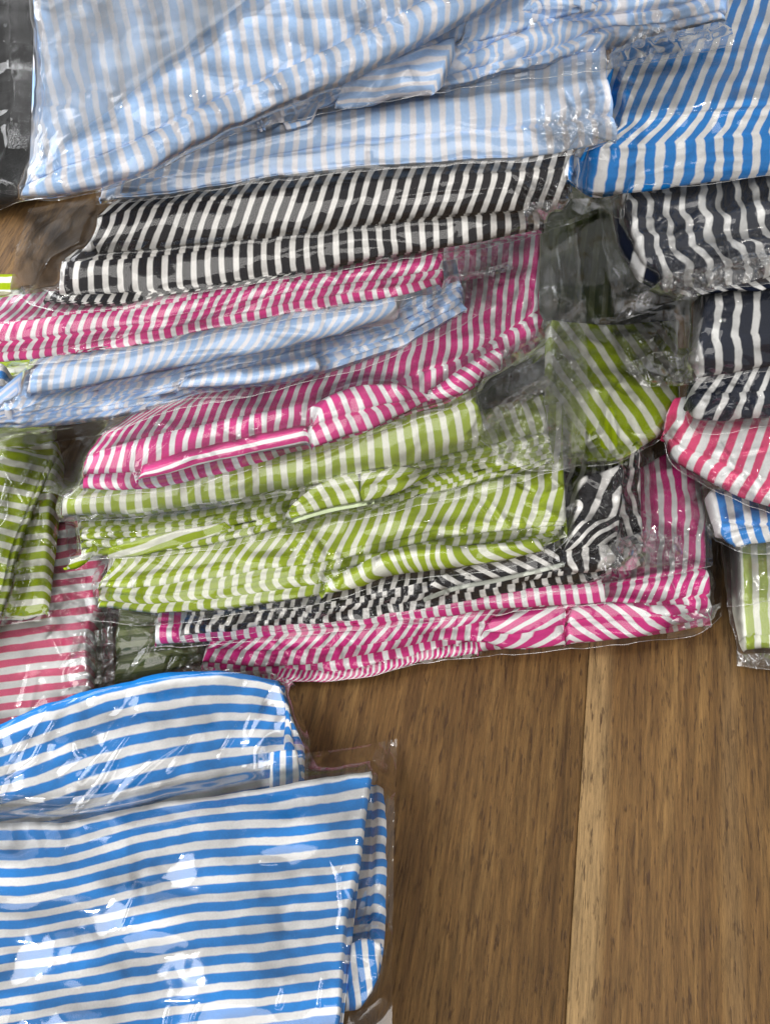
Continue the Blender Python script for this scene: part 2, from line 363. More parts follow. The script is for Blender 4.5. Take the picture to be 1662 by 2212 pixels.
# ------------------------------------------------------------------ wooden tabletop: planks side by side
def wood():
    m, nt, out = newmat('oiled_wood')
    uv = nt.nodes.new('ShaderNodeUVMap').outputs[0]
    sp = nt.nodes.new('ShaderNodeSeparateXYZ'); nt.links.new(uv, sp.inputs[0])     # x across plank (m), y along (m); offset per plank
    def stretched(sx, sy, detail, rough=0.5, dist=0.0):
        cb = nt.nodes.new('ShaderNodeCombineXYZ')
        nt.links.new(mth(nt, 'MULTIPLY', sp.outputs[0], sx), cb.inputs[0]); nt.links.new(mth(nt, 'MULTIPLY', sp.outputs[1], sy), cb.inputs[1])
        n = nt.nodes.new('ShaderNodeTexNoise'); n.inputs['Scale'].default_value = 1; n.inputs['Detail'].default_value = detail
        n.inputs['Roughness'].default_value = rough; n.inputs['Distortion'].default_value = dist
        nt.links.new(cb.outputs[0], n.inputs['Vector']); return n.outputs['Fac']
    broad = stretched(30, 2.2, 2, 0.5, 0.4); mid = stretched(170, 9, 4, 0.6, 0.5); fine = stretched(560, 30, 6, 0.85, 0.15); pore = stretched(620, 70, 3, 0.7)
    def ramp(f, stops):
        r = nt.nodes.new('ShaderNodeValToRGB'); nt.links.new(f, r.inputs[0]); e = r.color_ramp.elements
        while len(e) < len(stops): e.new(0.5)
        for x, (p, c) in zip(e, stops): x.position = p; x.color = (*c, 1)
        return r.outputs[0]
    c1 = ramp(broad, [(0.30, (0.175, 0.086, 0.024)), (0.50, (0.24, 0.124, 0.037)), (0.70, (0.33, 0.18, 0.060))])
    c2 = ramp(mid, [(0.30, (0.11, 0.053, 0.017)), (0.52, (0.255, 0.136, 0.042)), (0.72, (0.43, 0.25, 0.086))])
    c = mixc(nt, 0.62, c1, c2)
    # pale sapwood along the left edge of each plank (x is 0 there)
    wob = mth(nt, 'ADD', sp.outputs[0], mth(nt, 'MULTIPLY', mth(nt, 'SUBTRACT', stretched(30, 9, 2), 0.5), 0.008))
    def sm(x, a, b):
        r = nt.nodes.new('ShaderNodeMapRange'); r.interpolation_type = 'SMOOTHSTEP'; nt.links.new(x, r.inputs[0])
        r.inputs[1].default_value = a; r.inputs[2].default_value = b; r.inputs[3].default_value = 1; r.inputs[4].default_value = 0; return r.outputs[0]
    at1 = nt.nodes.new('ShaderNodeAttribute'); at1.attribute_type = 'OBJECT'; at1.attribute_name = 'sapwood'
    sap = mth(nt, 'MULTIPLY', mth(nt, 'MULTIPLY', sm(wob, 0.0075, 0.0150), at1.outputs['Fac']), 0.85)
    c = mixc(nt, sap, c, (0.52, 0.335, 0.145))
    sap2 = mth(nt, 'MULTIPLY', sm(mth(nt, 'ABSOLUTE', mth(nt, 'SUBTRACT', wob, 0.064)), 0.001, 0.006), mth(nt, 'MULTIPLY', at1.outputs['Fac'], 0.45))
    c = mixc(nt, sap2, c, (0.30, 0.185, 0.08))
    v = mth(nt, 'ADD', -0.35, mth(nt, 'MULTIPLY', fine, 1.7))
    hs = nt.nodes.new('ShaderNodeHueSaturation'); nt.links.new(c, hs.inputs['Color']); nt.links.new(v, hs.inputs['Value'])
    pm = nt.nodes.new('ShaderNodeMapRange'); nt.links.new(pore, pm.inputs[0]); pm.inputs[1].default_value = 0.56; pm.inputs[2].default_value = 0.66
    knock = stretched(110, 16, 2); pk = mth(nt, 'MULTIPLY', pm.outputs[0], mth(nt, 'ADD', 0.35, mth(nt, 'MULTIPLY', knock, 0.9)))
    c = mixc(nt, mth(nt, 'MINIMUM', pk, 0.9), hs.outputs[0], (0.045, 0.022, 0.009))
    p = nt.nodes.new('ShaderNodeBsdfPrincipled'); nt.links.new(c, p.inputs['Base Color'])
    rg = mth(nt, 'ADD', 0.48, mth(nt, 'MULTIPLY', mid, 0.2)); nt.links.new(rg, p.inputs['Roughness'])
    p.inputs['Specular IOR Level'].default_value = 0.35
    bp = nt.nodes.new('ShaderNodeBump'); bp.inputs['Strength'].default_value = 0.5; bp.inputs['Distance'].default_value = 0.0006
    nt.links.new(mth(nt, 'SUBTRACT', fine, mth(nt, 'MULTIPLY', pm.outputs[0], 0.9)), bp.inputs['Height']); nt.links.new(bp.outputs[0], p.inputs['Normal'])
    nt.links.new(p.outputs[0], out.inputs[0]); return m
WOOD = wood()
table = bpy.data.objects.new('tabletop', None); scn.collection.objects.link(table); table['kind'] = 'structure'; table['label'] = 'brown wooden board surface with a pale sapwood streak'
A = at(1272, 1397, 0.0); B = at(1218, 2260, 0.0); dv = (A-B)/np.linalg.norm(A-B); dv[2] = 0; dn = np.array([dv[1], -dv[0], 0])
wp = 0.135
for k in range(-4, 4):
    u0, u1 = k*wp+0.00012, (k+1)*wp-0.00012; v0, v1 = -0.35, 0.85; b = 0.0006
    prof = [(u0, -0.02), (u0, -b), (u0+b, 0), (u1-b, 0), (u1, -b), (u1, -0.02), (u0, -0.02)]
    V = []; UV = []
    for v in (v0, v1):
        for (u, z) in prof:
            q = B+dn*u+dv*v; V.append((q[0], q[1], z)); UV.append((u-u0+(0.0 if k == 0 else 7.3*abs(k)+k), v+3.1*k+5))
    n = len(prof); Fq = [(i, i+1, n+i+1, n+i) for i in range(n-1)]+[(0, 1, 4, 5), (1, 2, 3, 4), (n, n+5, n+4, n+1), (n+1, n+4, n+3, n+2)]
    o = mesh_obj('plank', V, Fq, WOOD, table, UV, smooth=False); o['sapwood'] = 1.0 if k == 0 else 0.0

C, BG = cloth, bag
# ================================================================= far left and background
T = thing('packed_garment', 'charcoal cloth standing in for shadow, under crinkled film in the upper left corner', 'packed garment', 0, 0, 0, GRP_L)
C('folded_cloth', M['dark'], 40, [([(-200, 470), (-60, 455), (60, 425), (200, 380)], .004), ([(-200, 400), (0, 380), (200, 320)], .03), ([(-200, 100), (0, 80), (250, 40)], .045), ([(-200, -200), (250, -250)], .045)], T, bands='rff', wr=.0025)  # dark cloth added where the corner lies in shadow

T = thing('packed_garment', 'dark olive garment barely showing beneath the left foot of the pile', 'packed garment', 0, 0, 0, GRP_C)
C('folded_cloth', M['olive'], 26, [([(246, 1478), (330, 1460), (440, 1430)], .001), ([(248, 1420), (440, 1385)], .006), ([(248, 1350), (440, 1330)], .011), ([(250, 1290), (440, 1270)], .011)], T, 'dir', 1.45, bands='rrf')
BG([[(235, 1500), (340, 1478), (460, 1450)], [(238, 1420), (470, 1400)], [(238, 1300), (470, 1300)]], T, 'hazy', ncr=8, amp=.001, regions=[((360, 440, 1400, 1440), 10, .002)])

# ================================================================= left column
T = thing('packed_garment', 'coral and white striped garment at the left edge, above the bright blue ones', 'packed garment', 0, 0, 0, GRP_L)
C('folded_cloth', M['coral'], 31, [([(-120, 1640), (0, 1590), (110, 1560), (198, 1520)], .002), ([(-120, 1600), (0, 1570), (110, 1540), (196, 1490)], .012), ([(-120, 1420), (0, 1400), (192, 1370)], .017), ([(-120, 1320), (100, 1290), (228, 1270)], .017), ([(-120, 1100), (228, 1060)], .016)], T, 'dir', 1.44, bands='rfff', off=.1)
BG([[(-120, 1650), (0, 1600), (120, 1570), (245, 1488)], [(-120, 1500), (246, 1400)], [(-120, 1300), (236, 1290)], [(-120, 1080), (238, 1050)]], T, 'milky', ncr=26, amp=.0014,
   regions=[((175, 245, 1330, 1500), 26, .0022), ((90, 240, 1230, 1400), 22, .002), ((100, 200, 1080, 1330), 12, .0018)], streaks=[([(180, 1381), (174, 1418), (146, 1456), (152, 1477), (180, 1502)], 3.6, .0014), ([(187, 1381), (212, 1415), (227, 1450)],), ([(233, 1369), (234, 1400)],), ([(110, 1320), (125, 1380), (140, 1415)], 5), ([(230, 1440), (205, 1480)],)])

BG([[(150, 1512), (200, 1500), (245, 1486)], [(150, 1440), (245, 1420)], [(160, 1370), (242, 1355)]], T, 'folded', name='bag_fold', ncr=6, amp=.0012, seam=False, soft=2, sm=6, regions=[((160, 240, 1370, 1500), 11, .0024)])
T = thing('packed_garment', 'lime striped garment at the left edge with a folded front flap', 'packed garment', 0, 0, 0, GRP_L)
C('folded_cloth', M['green'], 28, [([(-120, 1362), (0, 1342), (60, 1337), (98, 1326)], .018), ([(-120, 1335), (0, 1325), (100, 1306)], .028), ([(-120, 1180), (108, 1160)], .032), ([(-120, 1000), (126, 980)], .033), ([(-120, 760), (70, 740)], .034), ([(-120, 600), (40, 590)], .034)], T, 'dir', 1.47, bands='rffff')
C('front_flap', M['green'], 30, [([(-160, 1480), (-40, 1390), (4, 1318), (40, 1190), (72, 1110), (118, 985)], .034), ([(-160, 1440), (-50, 1370), (-4, 1300), (30, 1180), (62, 1100), (108, 985)], .040), ([(-220, 1300), (-120, 1200), (-60, 1080), (20, 960)], .043), ([(-300, 1100), (-200, 980), (-60, 900)], .043)], T, 'dir', 1.80, bands='rff', off=.3)
BG([[(-120, 1372), (0, 1350), (112, 1338)], [(-120, 1200), (120, 1180)], [(-120, 1000), (142, 985)], [(-120, 900), (150, 930)]], T, 'bright', ncr=16, amp=.0016, ang=(1.7, 2.3),
   regions=[((0, 80, 1010, 1230), 10, .003), ((80, 160, 1040, 1160), 12, .002)], streaks=[([(75, 994), (50, 1040), (19, 1078), (19, 1103), (0, 1140)], 3.2, .0013), ([(22, 1105), (14, 1150), (0, 1210), (-20, 1260)], 7, .0024), ([(150, 1060), (165, 1090)],)])

T = thing('packed_garment', 'tiny blue and white striped end poking out at the left edge', 'packed garment', 0, 0, 0, GRP_L)
C('folded_cloth', M['blue'], 32, [([(-140, 900), (-20, 890), (12, 870)], .045), ([(-140, 860), (14, 835)], .055), ([(-140, 800), (14, 785)], .06)], T, 'dir', 1.4, bands='rf')

# ================================================================= central pile, bottom upwards
T = thing('packed_garment', 'magenta striped garment at the very bottom of the central pile, resting on the wood', 'packed garment', 0, 0, 0, GRP_C)
C('folded_cloth', M['pink'], 27.5, [([(440, 1448), (560, 1458), (780, 1446), (900, 1418), (1000, 1408), (1200, 1394), (1400, 1370), (1532, 1345)], .0015),
    ([(432, 1428), (600, 1438), (800, 1412), (950, 1382), (1100, 1392), (1300, 1372), (1538, 1320)], .009, .4), ([(436, 1400), (620, 1405), (800, 1392), (950, 1362), (1050, 1340), (1250, 1318), (1400, 1305), (1538, 1285)], .016, .1),
    ([(445, 1380), (700, 1366), (900, 1340), (1100, 1305), (1300, 1268), (1532, 1225)], .022, -.9), ([(450, 1310), (900, 1240), (1300, 1150), (1533, 1110)], .025, -1.3), ([(450, 1250), (900, 1180), (1300, 1050), (1510, 940)], .027, -1.5)], T, bands='prrff', warp=.22)
C('diagonal_fold', M['pink'], 25, [([(1222, 1389), (1300, 1386), (1400, 1368), (1480, 1345), (1530, 1332)], .008), ([(1222, 1345), (1320, 1335), (1430, 1332), (1515, 1322)], .018), ([(1226, 1316), (1250, 1307), (1330, 1302), (1410, 1312), (1445, 1318)], .021)], T, 'dir', 2.17, bands='rr', end=8, bulge=.003)
C('diagonal_fold', M['pink'], 24, [([(1042, 1380), (1080, 1398), (1130, 1400), (1218, 1392)], .006), ([(1040, 1362), (1100, 1372), (1218, 1350)], .014), ([(1050, 1345), (1130, 1318), (1224, 1306)], .02)], T, 'dir', 1.05, bands='rr', end=8, off=.4)
C('gathered_edge', M['pink'], 13, [([(560, 1462), (700, 1462), (800, 1452), (900, 1424), (1030, 1408)], .002), ([(600, 1450), (720, 1452), (820, 1438), (920, 1410), (1035, 1388)], .009)], T, bands='p', end=20, warp=.5)
BG([[(392, 1462), (470, 1466), (600, 1472), (780, 1462), (900, 1436), (1200, 1406), (1400, 1384), (1520, 1362), (1560, 1325)], [(405, 1420), (800, 1395), (1200, 1340), (1560, 1300)], [(415, 1370), (700, 1355), (1100, 1300), (1300, 1260), (1560, 1215)], [(420, 1280), (900, 1200), (1300, 1120), (1555, 1100)], [(420, 1200), (900, 1100), (1300, 1000), (1500, 930)]], T, 'clear', ncr=40, amp=.0014, ang=(-.35, .25),
   regions=[((400, 700, 1395, 1462), 40, .0014), ((700, 1050, 1380, 1440), 24, .0012), ((1450, 1555, 1230, 1350), 22, .0018)], streaks=[([(849, 1350), (912, 1354), (940, 1346), (944, 1362)],), ([(1018, 1375), (1028, 1400)],), ([(1490, 1280), (1510, 1310)], 5), ([(780, 1440), (800, 1450)],)])

BG([[(398, 1462), (480, 1468), (560, 1470)], [(405, 1440), (480, 1444), (560, 1448)]], T, 'folded', name='bag_fold', ncr=6, amp=.0012, seam=False, soft=2, sm=6, regions=[((405, 555, 1440, 1466), 7, .0024)])
BG([[(1440, 1378), (1520, 1362), (1558, 1325)], [(1450, 1340), (1556, 1300)]], T, 'folded', name='bag_fold', ncr=6, amp=.0012, seam=False, soft=2, sm=6, regions=[((1450, 1550, 1310, 1370), 7, .0024)])
T = thing('packed_garment', 'thin magenta striped roll lying between the bottom garment and the crumpled black one', 'packed garment', 0, 0, 0, GRP_C)
C('folded_cloth', M['pink'], 27.5, [([(334, 1390), (500, 1380), (700, 1358), (849, 1342), (1100, 1313), (1306, 1300)], .023), ([(332, 1350), (500, 1345), (849, 1316), (1000, 1292), (1150, 1272), (1304, 1256)], .033, .25), ([(340, 1320), (849, 1260), (1300, 1200)], .035, .4)], T, bands='rf', end=6)
BG([[(322, 1400), (500, 1390), (849, 1352), (1100, 1324), (1330, 1300)], [(322, 1350), (849, 1310), (1335, 1235)], [(330, 1300), (849, 1240), (1330, 1180)]], T, 'clear', ncr=24, amp=.0012, ang=(-.3, .1), regions=[((330, 460, 1340, 1395), 12, .0015)])

T = thing('packed_garment', 'crumpled black and white striped garment squeezed between lime and magenta ones', 'packed garment', 0, 0, 0, GRP_C)
rows = pleats(([(388, 1374), (600, 1352), (760, 1338), (900, 1312), (1100, 1280), (1300, 1250), (1392, 1222)], .034), ([(395, 1325), (600, 1318), (800, 1285), (1000, 1240), (1180, 1205), (1300, 1180), (1392, 1150)], .044), 3, 5, 4)
C('folded_cloth', M['black'], 28, rows+[([(420, 1290), (800, 1230), (1100, 1170), (1250, 1110), (1388, 1080)], .046, .5), ([(500, 1230), (800, 1150), (1100, 1080), (1240, 1040), (1386, 1000)], .047, .9), ([(600, 1100), (1100, 1000), (1386, 900)], .047, 1.0)], T, bands='pppfff', warp=.6, wr=.0020)
C('diagonal_fold', M['black'], 25, [([(930, 1290), (1000, 1268), (1110, 1248), (1216, 1226)], .042), ([(925, 1262), (1000, 1225), (1100, 1200), (1215, 1180)], .05)], T, 'dir', 2.05, bands='s', end=6)
C('crumpled_sleeve', M['black'], 27, [([(1215, 1235), (1300, 1230), (1345, 1215)], .046, 0), ([(1212, 1190), (1330, 1170)], .052, 1), ([(1232, 1130), (1340, 1110)], .055, .4), ([(1240, 1040), (1345, 1010)], .057, 1)], T, 'dir', .5, bands='rrr', wr=.003, warp=1.1)
cord('piping', [(915, 1296), (970, 1275), (1080, 1252), (1215, 1220)], .0011, M['piping_grey'], T)
BG([[(385, 1385), (600, 1362), (900, 1322), (1100, 1296), (1300, 1262), (1480, 1235), (1536, 1222)], [(390, 1330), (800, 1290), (1100, 1230), (1300, 1180), (1536, 1190)], [(400, 1280), (800, 1220), (1100, 1150), (1400, 1120), (1536, 1150)], [(450, 1200), (900, 1120), (1250, 1000), (1398, 960)]], T, 'clear', ncr=60, amp=.0017,
   regions=[((400, 800, 1290, 1380), 60, .0016), ((1300, 1500, 1140, 1225), 46, .0034), ((1200, 1330, 1180, 1260), 14, .0025), ((1290, 1390, 1030, 1180), 34, .0022), ((780, 1000, 1265, 1330), 14, .002)], streaks=[([(1367, 1216), (1420, 1222), (1480, 1216), (1536, 1214)], 3.2, .0013), ([(900, 1300), (912, 1268), (920, 1310)],), ([(1250, 1200), (1244, 1240)], 4), ([(860, 1295), (870, 1320)],), ([(1370, 1200), (1400, 1180), (1425, 1160)],)])

BG([[(1295, 1234), (1400, 1227), (1482, 1217)], [(1305, 1190), (1400, 1168), (1480, 1180)], [(1330, 1165), (1400, 1146), (1470, 1160)]], T, 'folded', name='bag_fold', ncr=6, amp=.0012, seam=False, soft=2, sm=6, regions=[((1300, 1480, 1150, 1230), 16, .0024)])
T = thing('packed_garment', 'added olive cloth, coloured dark for the shade in the gap between the two piles', 'packed garment', 0, 0, 0, GRP_R)
C('folded_cloth', M['olive'], 30, [([(1030, 960), (1150, 930), (1300, 880), (1500, 820)], .03), ([(1030, 900), (1150, 880), (1300, 830), (1500, 780)], .042), ([(1030, 640), (1500, 600)], .05), ([(1030, 340), (1500, 320)], .05)], T, 'dir', .1, bands='rff')  # dark olive colour stands for the shade between the piles
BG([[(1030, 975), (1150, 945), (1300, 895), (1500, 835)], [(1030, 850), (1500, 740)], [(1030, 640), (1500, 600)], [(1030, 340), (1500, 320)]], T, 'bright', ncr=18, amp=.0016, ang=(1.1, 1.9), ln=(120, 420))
T = thing('packed_garment', 'diagonal lime striped garment in the gap between the central and right-hand piles', 'packed garment', 0, 0, 0, GRP_R)
C('folded_cloth', M['green'], 33, [([(1180, 985), (1272, 992), (1322, 994), (1400, 955), (1474, 908)], .046), ([(1180, 972), (1272, 978), (1330, 965), (1400, 930), (1472, 888)], .053), ([(1180, 860), (1275, 850), (1470, 810)], .058), ([(1180, 690), (1300, 700), (1470, 690)], .058)], T, 'dir', -.60, bands='sff')
BG([[(1180, 1000), (1322, 1003), (1405, 962), (1485, 910)], [(1180, 850), (1480, 830)], [(1180, 690), (1480, 680)]], T, 'bright', ncr=20, amp=.0014, regions=[((1280, 1420, 800, 960), 8, .0012)])

T = thing('packed_garment', 'lower lime striped garment of the pile, lying on the crumpled black one', 'packed garment', 0, 0, 0, GRP_C)
rows = pleats(([(212, 1314), (400, 1322), (560, 1304), (680, 1288), (849, 1240), (1000, 1222), (1100, 1206), (1180, 1188), (1225, 1160)], [.049, .049, .049]), ([(206, 1258), (400, 1238), (600, 1208), (800, 1180), (950, 1142), (1080, 1132), (1226, 1128)], [.062, .062, .06]), 4, 4, 7)
C('folded_cloth', M['green'], 32, rows+[([(230, 1222), (400, 1198), (600, 1160), (849, 1110), (1000, 1080), (1226, 1050)], .066, -.7), ([(240, 1180), (400, 1160), (600, 1118), (849, 1062), (1000, 1030), (1222, 985)], .068, -1.1), ([(240, 1100), (849, 960), (1220, 860)], .068, -1.2)], T, bands='ppppfff', warp=.2, wr=.0009)
C('bulging_fold', M['green'], 32, [([(690, 1286), (760, 1266), (860, 1240), (1000, 1222), (1100, 1206), (1176, 1188)], .052), ([(700, 1262), (780, 1222), (900, 1180), (1000, 1186), (1090, 1176), (1170, 1164)], .064, .8)], T, bands='r', end=24, warp=.7, bulge=.004)
BG([[(200, 1340), (280, 1350), (560, 1322), (700, 1302), (849, 1256), (1000, 1240), (1100, 1224), (1180, 1200), (1242, 1152)], [(200, 1260), (600, 1225), (950, 1160), (1240, 1100)], [(215, 1180), (600, 1120), (900, 1050), (1225, 1000)], [(230, 1100), (849, 960), (1225, 900)]], T, 'clear', ncr=40, amp=.0013, ang=(-.5, .3), rough=.0003,
   regions=[((200, 300, 1190, 1340), 8, .0016), ((640, 860, 1180, 1280), 14, .0014), ((1000, 1230, 1040, 1150), 12, .0014)], streaks=[([(300, 1205), (305, 1215)], 4), ([(680, 1190), (690, 1220)],), ([(850, 1270), (870, 1240)],), ([(1130, 1080), (1160, 1090), (1185, 1070)],)])

T = thing('packed_garment', 'upper lime striped garment of the pile, a smooth roll above crumpled pleats and leaf-shaped flap', 'packed garment', 0, 0, 0, GRP_C)
rows = pleats(([(178, 1200), (300, 1195), (420, 1180), (600, 1140), (800, 1096), (1000, 1050), (1100, 1026), (1196, 998)], .069), ([(160, 1112), (400, 1092), (600, 1060), (849, 1014), (1000, 972), (1190, 930)], .08), 6, 4, 11)
C('folded_cloth', M['green'], 30, rows+[([(165, 1070), (500, 1020), (849, 940), (1180, 850)], .083, .4)], T, bands='ppppppf', warp=.35, wr=.0010)
C('loose_corner', M['green'], 26, [([(136, 1228), (165, 1224), (200, 1196)], .07), ([(150, 1212), (178, 1196), (206, 1170)], .074)], T, 'dir', 1.2, bands='s', end=4)
C('turned_cuff', M['green'], 30, [([(230, 1205), (300, 1196), (440, 1160), (500, 1138)], .07), ([(232, 1186), (330, 1158), (490, 1126)], .076)], T, 'dir', 1.25, bands='s', end=6)
C('leaf_flap', M['green'], 30.5, [([(618, 1118), (640, 1126), (700, 1104), (774, 1090)], .078), ([(616, 1105), (680, 1078), (776, 1055)], .086, .1), ([(632, 1088), (682, 1050), (730, 1030), (776, 1020)], .088, .35)], T, 'dir', -.38, bands='rf', end=6, bulge=.002)
C('leaf_flap', M['green'], 27, [([(776, 1088), (800, 1080), (857, 1064), (930, 1026), (962, 1012)], .078), ([(777, 1056), (840, 1040), (900, 1024), (945, 1012)], .085), ([(777, 1020), (830, 1010), (880, 1008), (920, 1016)], .088)], T, 'dir', .66, bands='rf', end=6, bulge=.002)
cord('piping', [(622, 1129), (660, 1116), (720, 1100), (779, 1089), (860, 1072)], .0011, M['piping_green'], T)
C('top_roll', M['green'], 32, [([(134, 1112), (300, 1104), (450, 1084), (600, 1056), (849, 1008), (950, 985), (1040, 962)], .082), ([(130, 1076), (300, 1052), (450, 1024), (600, 988), (720, 958), (849, 920), (950, 890), (1034, 862)], [.102, .104, .104], .1), ([(180, 1040), (600, 930), (1030, 800)], .105, .2)], T, bands='rf', end=10, warp=.08, bulge=.005)
BG([[(125, 1124), (300, 1118), (450, 1100), (600, 1070), (849, 1024), (1000, 1000), (1180, 1010), (1240, 1020)], [(120, 1100), (600, 1030), (1000, 940), (1262, 930)], [(128, 1060), (500, 1000), (849, 900), (1050, 840), (1270, 860)], [(140, 1030), (849, 850), (1100, 700), (1262, 680)], [(300, 900), (849, 750), (1100, 600), (1245, 500)]], T, 'milky', ncr=34, amp=.0016, sm=22,
   regions=[((1020, 1260, 760, 1020), 60, .0026), ((1140, 1260, 600, 800), 18, .002), ((1040, 1190, 810, 930), 8, .003)], streaks=[([(1034, 937), (1050, 894), (1096, 863), (1180, 816)], 4.5, .0018), ([(1034, 937), (1070, 900), (1150, 860)],), ([(1186, 735), (1218, 725)],), ([(1170, 800), (1180, 740)],), ([(1233, 828), (1240, 856)],), ([(1199, 505), (1212, 580), (1218, 640)], 2.6, .0008), ([(1040, 990), (1120, 930), (1230, 870)],), ([(1100, 960), (1160, 980)],), ([(1180, 900), (1225, 930)],), ([(1120, 1010), (1180, 960), (1230, 940)],)])
BG([[(150, 1212), (420, 1192), (640, 1150), (900, 1094), (1140, 1036), (1225, 1010)], [(140, 1150), (600, 1100), (1000, 1010), (1225, 970)], [(140, 1118), (600, 1062), (1000, 985), (1225, 940)]], T, 'clear', name='bag_front', ncr=40, amp=.0013, ang=(-.5, .1), regions=[((160, 240, 1080, 1200), 14, .0018), ((430, 660, 1090, 1150), 8, .0015)])

BG([[(1034, 950), (1130, 1012), (1262, 1006)], [(1046, 900), (1150, 900), (1270, 880)], [(1100, 850), (1185, 810), (1268, 760)], [(1190, 700), (1262, 640)]], T, 'hazy', name='bag_end', ncr=26, amp=.0022, ang=(-1.1, -.3), regions=[((1040, 1265, 780, 1000), 50, .0022)])
BG([[(1034, 944), (1100, 892), (1188, 834)], [(1030, 925), (1085, 866), (1182, 808)]], T, 'folded', name='bag_fold', ncr=6, amp=.0012, seam=False, soft=2, sm=6, regions=[((1040, 1180, 810, 940), 20, .0024)])
T = thing('packed_garment', 'magenta striped garment curling up at its right end, lying on the lime roll', 'packed garment', 0, 0, 0, GRP_C)
C('folded_cloth', M['pink'], 28.5, [([(184, 1052), (264, 1054), (373, 1044), (485, 1016), (600, 985), (674, 964), (770, 938), (863, 902), (981, 860), (1065, 800), (1121, 772), (1162, 725)], .104),
    ([(175, 1022), (300, 1022), (420, 1000), (560, 965), (700, 925), (863, 885), (975, 835), (1060, 785), (1130, 745), (1166, 700)], .111, .3), ([(176, 990), (250, 960), (350, 935), (600, 880), (800, 832), (1000, 768), (1168, 668)], .119, -.3),
    ([(200, 950), (350, 890), (600, 830), (800, 780), (1000, 690), (1170, 600)], .121, -.6), ([(240, 920), (500, 820), (800, 700), (1000, 600), (1172, 500)], .122, -.9), ([(300, 880), (600, 700), (1175, 420)], .122, -1.1)], T, bands='prfff', warp=.2, end=16)
C('horizontal_fold', M['pink'], 19, [([(290, 1034), (400, 1012), (560, 976), (664, 958)], .113), ([(300, 1012), (400, 982), (560, 942), (666, 918)], .119)], T, 'v', bands='r', end=20, bulge=.002, off=.3)
C('round_flap', M['pink'], 29.5, [([(670, 963), (735, 944), (800, 925), (865, 896), (935, 862)], .112), ([(664, 925), (760, 895), (860, 870), (940, 856)], .121, .1), ([(676, 886), (700, 858), (760, 834), (850, 832), (930, 852)], .125, .35)], T, 'dir', -.30, bands='rr', end=10, bulge=.003, warp=.05)
C('diagonal_fold', M['pink'], 22, [([(928, 864), (985, 852), (1030, 826), (1068, 798)], .113), ([(925, 848), (975, 816), (1035, 778), (1085, 752)], .122)], T, 'dir', 2.25, bands='r', end=8, bulge=.002)
BG([[(92, 1062), (150, 1074), (264, 1068), (373, 1058), (485, 1030), (600, 1000), (770, 952), (863, 918), (990, 876), (1080, 820), (1160, 780)], [(110, 1010), (373, 990), (674, 920), (863, 870), (1000, 815), (1180, 735)], [(140, 975), (350, 920), (600, 860), (800, 815), (1000, 750), (1205, 650)], [(165, 945), (500, 830), (800, 740), (1190, 560)], [(300, 850), (800, 650), (1178, 470)]], T, 'hazy', ncr=36, amp=.0013, ang=(-.5, .1), sm=12,
   regions=[((370, 560, 880, 1040), 7, .002), ((1040, 1200, 600, 760), 26, .002), ((850, 1080, 760, 850), 10, .0014)], streaks=[([(414, 907), (373, 938), (311, 997), (299, 1043)], 2.8), ([(330, 919), (295, 963), (280, 1003), (295, 1043)], 2.8), ([(432, 972), (460, 990), (485, 1012)],), ([(1012, 763), (1023, 797)],), ([(854, 750), (857, 729), (888, 713)], 2.6), ([(1120, 690), (1128, 665)],), ([(1165, 640), (1180, 680)],), ([(330, 910), (370, 915)],)])

BG([[(1030, 850), (1090, 812), (1175, 775)], [(1060, 770), (1120, 735), (1185, 700)]], T, 'folded', name='bag_fold', ncr=6, amp=.0012, seam=False, soft=2, sm=6, regions=[((1060, 1180, 700, 830), 17, .0024)])
T = thing('packed_garment', 'pale blue striped garment with rumpled pleats, sandwiched between two magenta ones', 'packed garment', 0, 0, 0, GRP_C)
rows = pleats(([(-120, 930), (0, 920), (62, 928), (118, 919), (264, 900), (358, 865), (450, 846), (560, 836), (693, 800), (800, 775), (922, 718), (1005, 668)], .122), ([(20, 868), (155, 842), (311, 806), (485, 772), (613, 735), (740, 704), (850, 668), (1000, 610)], .134), 6, 5, 21)
C('folded_cloth', M['sky'], 28, rows+[([(60, 780), (500, 680), (990, 560)], .136)], T, bands='ppppppf', warp=.5, wr=.0014)
C('top_roll', M['sky'], 27, [([(52, 850), (155, 834), (311, 800), (485, 768), (613, 735), (700, 712), (760, 690)], .136), ([(58, 808), (150, 786), (311, 750), (485, 716), (640, 690), (780, 662), (860, 640)], .147, .2), ([(90, 770), (311, 720), (485, 690), (880, 600)], .148, .3)], T, bands='rf', end=12)
C('turned_hem', M['sky'], 22, [([(380, 836), (480, 836), (560, 826), (680, 800)], .13), ([(388, 822), (470, 808), (560, 800), (690, 776)], .136)], T, 'dir', .35, bands='r', end=12)
BG([[(-120, 985), (0, 972), (120, 955), (264, 926), (358, 890), (560, 852), (700, 815), (800, 790), (930, 735), (1060, 665)], [(-120, 900), (264, 870), (560, 800), (800, 745), (1075, 625)], [(-120, 850), (55, 800), (485, 720), (740, 670), (1060, 580)], [(20, 790), (485, 670), (1000, 540)]], T, 'hazy', ncr=30, amp=.0012, ang=(-.5, .1), sm=14,
   regions=[((-20, 90, 820, 960), 16, .0018), ((880, 1060, 600, 700), 18, .0018)], streaks=[([(767, 766), (768, 748), (776, 735)],), ([(600, 705), (620, 692)],), ([(10, 860), (20, 880)],), ([(220, 900), (225, 915)],)])

